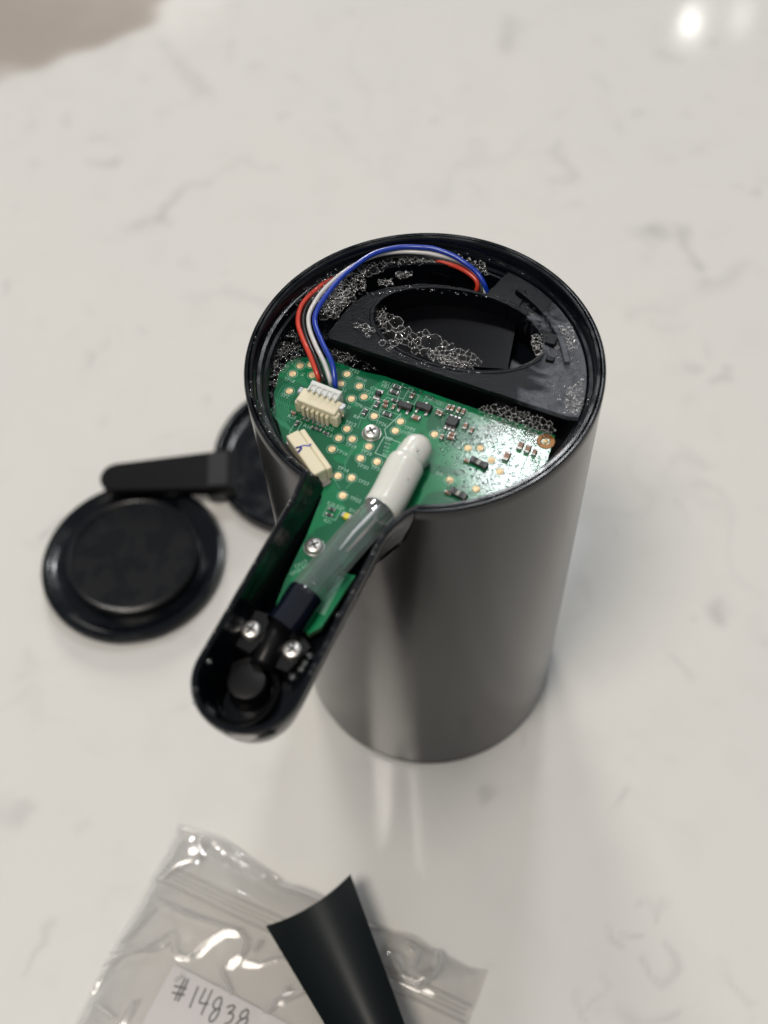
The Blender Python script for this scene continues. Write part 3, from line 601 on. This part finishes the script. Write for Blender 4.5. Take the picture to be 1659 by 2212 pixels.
# oval well round the nozzle
w0 = Vector((v.x, v.y)); wl = []
for k in range(48):
    a = 2*math.pi*k/48; wl.append((math.cos(a), math.sin(a)))
V = []; pr = ((.80, .66, FL+.0), (.80, .66, FL+.30), (.76, .62, FL+.32), (.66, .54, FL+.26), (.62, .50, FL+.02))
for a_, b_, z in pr: V += [(*(w0+sv*(a_*x+.12)+nv*b_*y), z) for x, y in wl]
mesh('nozzle_well', V, [(k*48+i, k*48+(i+1) % 48, k*48+48+(i+1) % 48, k*48+48+i) for k in range(4) for i in range(48)], M_matt, D)
mb = MB(); mb.box((*(sv*6.2+nv*.80), FL), sv, (4.4, .06, .4)); mb.build('inner_rail', M_black, D)
# ------------------------------------------------------------------ suds
def inside(p, poly):
    c = False; j = len(poly)-1
    for i in range(len(poly)):
        if (poly[i][1] > p[1]) != (poly[j][1] > p[1]) and p[0] < (poly[j][0]-poly[i][0])*(p[1]-poly[i][1])/(poly[j][1]-poly[i][1])+poly[i][0]: c = not c
        j = i
    return c
def clip(poly, a, nrm):
    out = []
    for i in range(len(poly)):
        p, q = poly[i], poly[(i+1) % len(poly)]; dp = (p-a).dot(nrm); dq = (q-a).dot(nrm)
        if dp <= 0: out.append(p)
        if dp*dq < 0: out.append(p+(q-p)*(dp/(dp-dq)))
    return out
borders = MB(); films = MB(); glint = MB()
ico = bmesh.new(); bmesh.ops.create_icosphere(ico, subdivisions=2, radius=1); IV = [v.co.copy() for v in ico.verts]; IF = [tuple(v.index for v in f.verts) for f in ico.faces]; ico.free()
ico = bmesh.new(); bmesh.ops.create_icosphere(ico, subdivisions=1, radius=1); JV = [v.co.copy() for v in ico.verts]; JF = [tuple(v.index for v in f.verts) for f in ico.faces]; ico.free()
def ball(mb, c, r, squash=1.0, hi=True):
    mb.add([(c[0]+v.x*r, c[1]+v.y*r, c[2]+v.z*r*squash) for v in (IV if hi else JV)], IF if hi else JF)
def foam(conv, poly, z, cell, jitter=.03, er=.009, drop=.0, var=.85):
    W_ = [Vector(conv(x, y, z)[:2]) for x, y in poly]
    x0, x1 = min(p.x for p in W_), max(p.x for p in W_); y0, y1 = min(p.y for p in W_), max(p.y for p in W_)
    pts = []; tries = 0
    want = int((x1-x0)*(y1-y0)/(cell*cell)*30)
    while tries < want:
        tries += 1; p = Vector((rng.uniform(x0, x1), rng.uniform(y0, y1)))
        if not inside(p, W_): continue
        s_ = cell*(1-var*.5+var*rng.uniform()**2*1.6)
        if all((p-q).length > (s_+sq)*.5 for q, sq in pts): pts.append((p, s_))
    done = set()
    for p, s_ in pts:
        if rng.uniform() < drop: continue
        near = [(q, sq) for q, sq in pts if q is not p and (q-p).length < 4*cell]
        R0 = s_*.75; poly_ = [p+Vector((math.cos(k*math.pi/5), math.sin(k*math.pi/5)))*R0 for k in range(10)]
        for q, sq in near: m_ = (p*(sq)+q*(s_))/(s_+sq); poly_ = clip(poly_, m_, (q-p).normalized())
        if len(poly_) < 3: continue
        h = lambda v: z+jitter*math.sin(v.x*37+v.y*23)+jitter*math.cos(v.x*19-v.y*41)
        for k in range(len(poly_)):
            a, b = poly_[k], poly_[(k+1) % len(poly_)]
            if (a-b).length < .012: continue
            mid_ = (a+b)/2; key = (round(mid_.x/.02), round(mid_.y/.02))
            if key in done: continue
            done.add(key); e_ = er*rng.uniform(.25, .95)
            if rng.uniform() < .10: ball(glint, (a.x, a.y, h(a)), rng.uniform(.008, .02), .9, False)
            if rng.uniform() < .07: continue
            borders.tube([(a.x, a.y, h(a)), (mid_.x, mid_.y, h(mid_)+.004), (b.x, b.y, h(b))], [e_*1.5, e_*.7, e_*1.5], 4, cap=False)
        rad = sum((v-p).length for v in poly_)/len(poly_)*.98
        ball(films, (p.x, p.y, z-.2*rad), rad, .8, hi=True)
# big cells inside the opening
foam(zO, ((215, 430), (310, 470), (400, 560), (530, 570), (640, 640), (760, 690), (900, 745), (915, 790), (845, 830), (720, 800), (560, 735), (400, 680), (290, 610), (210, 540), (150, 440), (150, 400)), H-.62, .20, .03, .0075)
foam(zO, ((560, 700), (700, 740), (850, 800), (850, 835), (700, 810), (560, 740)), H-.70, .09, .02, .005)
foam(zO, ((140, 360), (230, 380), (250, 420), (250, 540), (210, 500)), H-.66, .09, .02, .004)
# round the wires
foam(z1, ((700, 400), (860, 370), (960, 420), (830, 540), (700, 660), (590, 650), (500, 600), (600, 480)), H-.34, .10, .02, .005, .15)
foam(z1, ((500, 600), (590, 650), (470, 740), (350, 880), (240, 1080), (170, 1130), (300, 860), (400, 700)), H-.36, .075, .02, .004, .35)
foam(z1, ((910, 480), (1090, 400), (1110, 570), (1000, 660), (900, 760), (870, 820), (740, 800), (720, 690), (800, 600)), H-.36, .085, .03, .0045, .15)
foam(z1, ((720, 640), (900, 500), (1000, 560), (880, 730), (740, 760)), H-.24, .05, .02, .005, .3)
foam(z1, ((1060, 400), (1300, 305), (1659, 290), (1659, 350), (1350, 372), (1130, 470)), H-.42, .11, .02, .005, .15)
foam(z2, ((0, 290), (170, 300), (170, 345), (0, 350)), H-.42, .08, .02, .006, .1)
foam(z1, ((420, 900), (520, 960), (580, 1100), (500, 1200), (400, 1290), (310, 1480), (310, 1250), (340, 1050)), ZP+.12, .10, .03, .0045, .3)
foam(z1, ((770, 1000), (900, 1050), (1040, 1160), (1000, 1200), (880, 1190), (820, 1100)), ZP+.12, .09, .03, .0045, .3)
foam(z4, ((820, 375), (960, 320), (1180, 340), (1400, 400), (1500, 560), (1440, 600), (1250, 560), (1100, 490), (920, 430)), ZP+.14, .13, .04, .008, .05)
foam(z4, ((900, 440), (1100, 490), (1250, 560), (1400, 600), (1340, 700), (1150, 660), (960, 700), (880, 560)), ZP+.06, .11, .02, .005, .35)
foam(z2, ((1190, 880), (1290, 875), (1350, 1040), (1300, 1090), (1180, 1080)), H-.30, .075, .03, .007, .1)
foam(z2, ((960, 970), (1060, 970), (1090, 1060), (1050, 1150), (980, 1070)), H-.36, .08, .02, .007, .1)
foam(z2, ((1270, 1420), (1390, 1330), (1400, 1500), (1350, 1620), (1240, 1600)), H-.33, .05, .01, .005, .35)
foam(zO, ((320, 150), (430, 135), (440, 170), (340, 185)), H-.50, .055, .02, .005, .1)
foam(zO, ((200, 200), (300, 195), (300, 230), (200, 235)), H-.50, .05, .02, .005, .1)
foam(zO, ((40, 520), (100, 512), (175, 560), (165, 600), (120, 600), (100, 560)), H-.33, .08, .01, .006, .1)
foam(zO, ((225, 645), (300, 635), (320, 660), (260, 700)), H-.33, .09, .01, .006, .1)
foam(z2, ((340, 290), (560, 360), (580, 450), (480, 400)), H-.34, .07, .02, .005, .3)
fo = borders.build('soap_foam', M_border); fo['kind'] = 'stuff'; tag(fo, 'white soap foam clinging inside the top of the opened dispenser')
gl_ = glint.build('foam_glints', mat('glint_white', (.7, .7, .7), .15), fo); gl_['kind'] = 'stuff'  # white balls at the cell corners stand in for sparkles of light
ff = films.build('soap_bubbles', M_bubble, fo); ff['kind'] = 'stuff'
# beads of water
dr = MB()
def beads(conv, poly, z, n, r0=.012, r1=.03):
    W_ = [Vector(conv(x, y, z)[:2]) for x, y in poly]; x0, x1 = min(p.x for p in W_), max(p.x for p in W_); y0, y1 = min(p.y for p in W_), max(p.y for p in W_); k = 0
    while k < n:
        p = Vector((rng.uniform(x0, x1), rng.uniform(y0, y1)))
        if inside(p, W_): ball(dr, (p.x, p.y, z), r0+(r1-r0)*rng.uniform()**2, .75); k += 1
beads(z1, ((330, 850), (600, 900), (600, 1150), (420, 1300), (300, 1480), (250, 1300)), ZP+.2, 170, .012, .035)
beads(z1, ((760, 1000), (1050, 1170), (1250, 1240), (1200, 1290), (880, 1200), (740, 1100)), ZP+.03, 90)
beads(z4, ((440, 650), (900, 600), (1450, 800), (1380, 960), (1000, 1150), (700, 1200), (450, 1000)), ZP+.015, 300, .012, .034)
beads(z4, ((450, 350), (800, 450), (850, 620), (500, 720)), ZP+.015, 120, .012, .026)
beads(z4, ((0, 90), (400, 240), (830, 360), (820, 400), (400, 285), (0, 130)), ZP+.015, 80, .012, .03)
beads(zO, ((300, 670), (420, 760), (900, 850), (1000, 870), (900, 890), (400, 790)), zpl+.01, 26, .02, .042)
beads(zO, ((1150, 240), (1500, 560), (1560, 740), (1500, 800), (1400, 600)), zpl+.02, 60, .012, .03)
beads(z2, ((1150, 1150), (1400, 1150), (1400, 1600), (1200, 1640), (1050, 1500)), zpl+.01, 110, .012, .032)
beads(zO, ((20, 300), (200, 280), (400, 240), (1080, 320), (1080, 340), (400, 262), (200, 310)), zpl+.05, 60, .012, .026)
beads(z1, ((650, 380), (900, 330), (950, 420), (600, 640), (400, 800), (180, 1120), (150, 1100), (400, 640)), H-.28, 110, .012, .036)
for a in rng.uniform(0, 2*math.pi, 150):
    if abs(((a-PHI+math.pi) % (2*math.pi))-math.pi) < .4: continue
    ball(dr, (3.885*math.cos(a), 3.885*math.sin(a), H-.30), rng.uniform(.012, .03), .8)
for a in rng.normal(math.radians(200), .35, 60): rr_ = rng.uniform(3.96, 4.07); ball(dr, (rr_*math.cos(a), rr_*math.sin(a), H+.015 if rr_ > 4 else H-.1), rng.uniform(.012, .035), .8)
for q in list(rng.uniform(4.3, 8.6, 40)): sg = -1 if rng.uniform() < .5 else 1; ball(dr, (*(sv*q+nv*sg*1.08), H+.02), rng.uniform(.015, .045), .8)
for x, y in ((1240, 510), (1195, 580), (1162, 630), (1495, 145), (1080, 700), (330, 560), (215, 815), (205, 930)): v = z6(x, y, H+.02); ball(dr, v, .05, .8)
for k in range(34): v = z4(130+170*(rng.uniform()**.7)*rng.uniform(.1, 1), 700+300*rng.uniform(), H-.16); ball(dr, v, rng.uniform(.012, .028))
for x, y in ((555, 1085), (610, 1115), (565, 1165), (450, 1220), (520, 1250)): v = z5(x, y, H-.25); ball(dr, v, .045, .8)
for _ in range(40): v = z3(rng.uniform(380, 640), rng.uniform(500, 690), ZP+rng.uniform(.05, .35)); ball(dr, v, rng.uniform(.015, .032))
dd = dr.build('water_droplets', M_drop); dd['kind'] = 'stuff'; tag(dd, 'tiny water droplets beaded over the circuit board and black rim')
# ------------------------------------------------------------------ round cap on the counter
CP = tag(empty('round_cap', (-10.6, 4.42, 0)), 'round black plastic cap lying flat on the counter left of the dispenser', 'cap')
MB().cyl((0, 0, 0), [(3.2, 0), (3.33, .06), (3.37, .20), (3.37, .42), (3.32, .50), (3.2, .53), (3.05, .50), (2.95, .44), (2.62, .40), (2.45, .42)], 128, cap=True).build('flange', M_black, CP)
M_cap = mat('dusty_black_plastic', (.012, .013, .018), .36, spec=.3); t = NT(M_cap)
n_ = t.ramp(t.noise(1.1, 4, .55), (.46, 0.), (.54, 1.)); t.l(t.mix(n_, (.0035, .0045, .006), (.005, .0052, .006)), t.b.inputs['Base Color']); t.l(t.ramp(n_, (0, .26), (1, .32)), t.b.inputs['Roughness'])
MB().cyl((0.1, -.05, 0), [(2.46, .38), (2.44, .78), (2.40, .86), (2.33, .89), (2.26, .87), (2.20, .80), (2.1, .79)], 128).build('raised_disc', M_cap, CP)
# ------------------------------------------------------------------ top cover with its tongue
CV = tag(empty('top_cover', (-4.04, 8.56, 0)), 'black keyhole-shaped dispenser lid half hidden behind the dispenser', 'lid')
MB().cyl((0, 0, 0), [(3.50, 0), (3.6, .06), (3.62, .55), (3.56, .64), (3.45, .66), (3.36, .62), (3.34, .30), (3.30, .27), (2.9, .25), (2.86, .20), (2.7, .19)], 128).build('lid_disc', M_black, CV)
za = 1.32
tip = at(232, 1030, za); r1 = at(470, 968, za); r2 = at(487, 1056, za); base_c = (r1+r2)/2; ax = Vector((tip.x-base_c.x, tip.y-base_c.y)).normalized(); ay = Vector((-ax.y, ax.x)); La = (Vector(tip[:2])-Vector(base_c[:2])).length
bc = Vector(base_c[:2])-ax*.5
def arm_ring(wd0, wd1, L, z, dz, n=14):
    P = [(bc-ay*wd0, z)]
    for k in range(n+1):
        a = -math.pi/2+math.pi*k/n; P.append((bc+ax*(L-wd1+wd1*math.cos(a))+ay*wd1*math.sin(a), z+dz))
    P.append((bc+ay*wd0, z)); return P
V = []; rings = [arm_ring(.86, .56, La+.72, .70, .16), arm_ring(.92, .62, La+.78, .78, .16), arm_ring(.93, .63, La+.8, 1.20, .04), arm_ring(.88, .58, La+.75, 1.28, .04)]
# measured in the cover's own frame
for R__ in rings: V += [(p.x+4.04, p.y-8.56, z) for p, z in R__]
n = len(rings[0]); F = [(k*n+i, k*n+(i+1) % n, k*n+n+(i+1) % n, k*n+n+i) for k in range(3) for i in range(n)]+[tuple(3*n+i for i in range(n)), tuple(range(n-1, -1, -1))]
M_arm = mat('satin_black_plastic', (.004, .004, .0045), .26, spec=.3); t = NT(M_arm); t.bump(t.noise(25, 2), .05, .02)
mesh('lid_tongue', V, F, M_arm, CV)
mb = MB(); v = bc+ax*.65; mb.box((v.x+4.04, v.y-8.56, 1.283), ax, (.75, 1.5, .05), 0, .03)
mb.box((v.x+4.04, v.y-8.56, .3), ax, (.9, 1.6, .45), 0, .03); mb.build('tongue_step', mat('grey_black_plastic', (.016, .016, .018), .32), CV)
# ------------------------------------------------------------------ zip bag, paper, strip
BG = tag(empty('zip_bag', (-8.48, -5.59, 0)), 'clear crinkled plastic zip bag lying on the counter at the bottom', 'plastic bag')
A0 = Vector((-8.48, -5.59)); bx_ = Vector(at(1060, 2082, .05)[:2])-A0; BW = bx_.length; bx_.normalize(); by_ = Vector((bx_.y, -bx_.x)); BL = 14.0
def seg_d(px, py, P):
    d = np.full(px.shape, 1e9)
    for a, b in zip(P[:-1], P[1:]):
        ab = np.array([b[0]-a[0], b[1]-a[1]]); L = (ab**2).sum()+1e-9; s = np.clip(((px-a[0])*ab[0]+(py-a[1])*ab[1])/L, 0, 1)
        d = np.minimum(d, np.hypot(px-a[0]-s*ab[0], py-a[1]-s*ab[1]))
    return d
folds = [([(222, 2088), (262, 2062), (312, 2045), (372, 2008)], .10, .30), ([(240, 2058), (275, 2055), (330, 2052), (360, 2035)], .09, .22), ([(372, 2015), (372, 2050), (388, 2065), (410, 2064), (450, 2030), (482, 2012), (510, 2008)], .11, .34),
         ([(510, 2008), (528, 2030), (520, 2060), (495, 2078)], .10, .30), ([(545, 2055), (560, 2030)], .12, .3), ([(530, 2075), (560, 2080), (600, 2068), (650, 2080), (690, 2110), (705, 2150)], .11, .3),
         ([(345, 1900), (380, 1870), (430, 1850), (440, 1810)], .18, .35), ([(395, 1790), (470, 1815), (520, 1850), (600, 1900)], .16, .3), ([(330, 1940), (420, 1980), (520, 2010)], .14, .25), ([(260, 2040), (330, 1960)], .12, .25),
         ([(570, 2190), (600, 2160), (660, 2140)], .2, .3), ([(620, 2130), (610, 2160)], .15, .25), ([(850, 2070), (870, 2110), (905, 2125), (945, 2095), (950, 2050)], .13, .28), ([(880, 2045), (900, 2060), (890, 2100)], .10, .25), ([(905, 2110), (940, 2112)], .1, .2),
         ([(830, 2120), (850, 2140)], .1, .2), ([(205, 2170), (240, 2200)], .12, .3), ([(200, 2140), (250, 2070)], .12, .2), ([(290, 2160), (260, 2212)], .14, .26),
         ([(470, 2085), (490, 2130), (500, 2150)], .08, .2), ([(395, 2105), (375, 2120)], .1, .15)]
def sheet(name, z0, amp, seed, st=.075):
    r_ = np.random.default_rng(seed); nu = int(BW/st); nv_ = int(BL/st); U, W_ = np.meshgrid(np.linspace(0, BW, nu), np.linspace(0, BL, nv_))
    edge = .08*np.sin(U*2.1)+.03*np.sin(U*5+1); W2_ = W_+edge*np.exp(-W_/.5)-.25*np.clip(U-1.6, 0, 1)*np.exp(-W_/.6)*-1
    PX = A0.x+bx_.x*U+by_.x*W2_; PY = A0.y+bx_.y*U+by_.y*W2_; Zs = np.zeros_like(U)
    for k in range(46):
        a = r_.uniform(0, 3.14); sc = r_.uniform(.7, 3.2); ph = r_.uniform(0, 6.28); wv = np.sin((PX*math.cos(a)+PY*math.sin(a))*sc+ph+1.1*np.sin(PX*.9+PY*.6+k)); Zs += amp*.05/sc*(1+wv)*(.4+.6*np.clip(np.sin(PX*.5*math.cos(k)+PY*.5*math.sin(k)+k), 0, 1))*2.2
    edgef = np.clip(np.minimum(np.minimum(U, BW-U), W_)/1.2, .12, 1); left = np.clip(1-(U-6.3)/1.6, .28, 1)
    Zs = Zs*edgef*left
    for P, wd, h in folds:
        d = seg_d(PX, PY, [at(x, y, .3)[:2] for x, y in P]); Zs += h*amp*np.exp(-(d/wd)**2)
    for w_ in (1.25, 1.42, 1.75, 1.92):
        Zs += .05*np.exp(-((W_-w_)/.035)**2)
    Zs += amp*.035*np.exp(-(W_-.55)**2/.35)*np.sin(PX*7+2*np.sin(PY*5))*np.clip(1.4-U/4, 0, 1)+amp*.012*np.sin(PX*9+3*np.sin(PY*3.1))*np.sin(PY*8+2*np.sin(PX*2.3))
    Zs = .62*np.tanh(Zs/.62)+z0
    V = np.stack([PX-A0.x, PY-A0.y, Zs], -1).reshape(-1, 3); i = np.arange(nu-1); j = np.arange(nv_-1); I, J = np.meshgrid(i, j); q = (J*nu+I).ravel()
    return mesh(name, V.tolist(), np.stack([q, q+nu, q+nu+1, q+1], -1).tolist(), M_bag, BG, angle=180)
sheet('front_film', .12, 1.0, 3); sheet('back_film', .03, .28, 5, .11)
mb = MB()
for w_, r_ in ((1.33, .05), (1.84, .045)):
    mb.tube([(bx_.x*u+by_.x*w_, bx_.y*u+by_.y*w_, .17+.04*math.sin(u*1.7)) for u in np.linspace(.1, BW-.1, 40)], r_, 8)
for w_ in (1.50, 1.64): mb.tube([(bx_.x*u+by_.x*w_, bx_.y*u+by_.y*w_, .16+.04*math.sin(u*1.7)) for u in np.linspace(.15, BW-.2, 40)], .03, 6)
cr = MB()
for P, wd, h in folds:
    Q = catmull([Vector(at(x, y, .2+h*.8))-Vector((A0.x, A0.y, 0)) for x, y in P], 5) if len(P) > 2 else [Vector(at(x, y, .2+h*.8))-Vector((A0.x, A0.y, 0)) for x, y in P]
    m_ = len(Q); cr.tube(Q, [wd*.62*(.35+.65*math.sin(math.pi*(k+.5)/m_)) for k in range(m_)], 8, cap=False)
cr.build('crease_highlight', film('highlight_film', (.98, .975, .96), .26, .12, .5, .7, .62), BG)['kind'] = 'stuff'  # paler raised film along the folds, their highlights put into its colour
mb.build('zip_seal', film('zip_strip_film', (.97, .965, .95), .14, .12, .45, .9, .6), BG)
# paper in the bag
zp_ = .10
pa_, pb_, pc_ = at(376.7, 2082, zp_), at(597, 2198, zp_), at(295, 2214, zp_)
e1 = Vector((pb_.x-pa_.x, pb_.y-pa_.y)).normalized(); e2 = Vector((e1.y, -e1.x)); o_ = Vector(pa_[:2]); V = []; F = []; nu, nv_ = 24, 20
for j in range(nv_):
    for i in range(nu):
        q = o_+e1*(6.8*i/(nu-1))+e2*(5.0*j/(nv_-1)); V.append((q.x, q.y, zp_+.02*math.sin(i*.3)+.015*math.sin(j*.5)))
F = [(j*nu+i, j*nu+nu+i, j*nu+nu+i+1, j*nu+i+1) for j in range(nv_-1) for i in range(nu-1)]
PAPER = tag(mesh('paper_note', V, F, M_paper, angle=180), 'white paper note with handwritten #14838 inside the zip bag', 'note')
hw_ = MB(); zh = zp_+.045
for P in (((838, 368), (800, 450), (742, 572)), ((868, 375), (830, 460), (770, 580)), ((735, 440), (795, 452), (850, 468)), ((718, 500), (775, 512), (832, 522)), ((955, 445), (915, 540), (876, 640)),
          ((1022, 463), (990, 530), (965, 588), (1000, 598), (1046, 602)), ((1082, 475), (1035, 580), (980, 702)),
          ((1165, 552), (1150, 543), (1115, 565), (1088, 615), (1108, 650), (1140, 640), (1162, 595), (1165, 552)), ((1140, 640), (1085, 680), (1055, 735), (1065, 762), (1100, 745), (1135, 690), (1150, 640)),
          ((1213, 636), (1250, 618), (1282, 625), (1270, 655), (1222, 690)), ((1222, 690), (1262, 690), (1268, 725), (1240, 765), (1190, 785)),
          ((1408, 668), (1390, 655), (1352, 675), (1330, 715), (1352, 740), (1390, 715), (1408, 668)), ((1385, 725), (1330, 750), (1292, 800), (1305, 835), (1350, 820), (1392, 765), (1400, 725))):
    hw_.ribbon(catmull([(*zL(x, y, zh)[:2], 0) for x, y in P], 6), .050, zh)
hw_.build('handwriting', M_pencil, PAPER, smooth=False)
# curved black strip, hollow side up
zs = 1.62
c0, c1 = at(574, 2000, zs), at(757, 1888, zs); f0, f1 = at(702, 2214, zs), at(875, 2214, zs)
c0, c1, f0, f1 = [Vector(v) for v in (c0, c1, f0, f1)]; f0 = c0+(f0-c0)*2.2; f1 = c1+(f1-c1)*1.75
V = []; nu = 28; nl = 24
for off in (0, -.07):
    for j in range(nl+1):
        a = c0.lerp(f0, j/nl); b = c1.lerp(f1, j/nl)
        for i in range(nu+1):
            q = i/nu; x = 2*q-1; sag = -(1-x*x)*.78; v = a.lerp(b, q); V.append((v.x, v.y, v.z+sag+off+.06*math.sin(j*.12)))
m_ = (nu+1)*(nl+1); F = [(j*(nu+1)+i, j*(nu+1)+nu+1+i, j*(nu+1)+nu+2+i, j*(nu+1)+i+1) for j in range(nl) for i in range(nu)]
F += [tuple(m_+k for k in f[::-1]) for f in F]
F += [(i, i+1, m_+i+1, m_+i) for i in range(nu)]; F += [(j*(nu+1), m_+j*(nu+1), m_+(j+1)*(nu+1), (j+1)*(nu+1)) for j in range(nl)]; F += [(j*(nu+1)+nu, (j+1)*(nu+1)+nu, m_+(j+1)*(nu+1)+nu, m_+j*(nu+1)+nu) for j in range(nl)]
tag(mesh('plastic_strip', V, F, mat('satin_black_green', (.005, .008, .009), .42, spec=.4), angle=50), 'curved black plastic strip lying hollow side up on the bag', 'plastic strip')
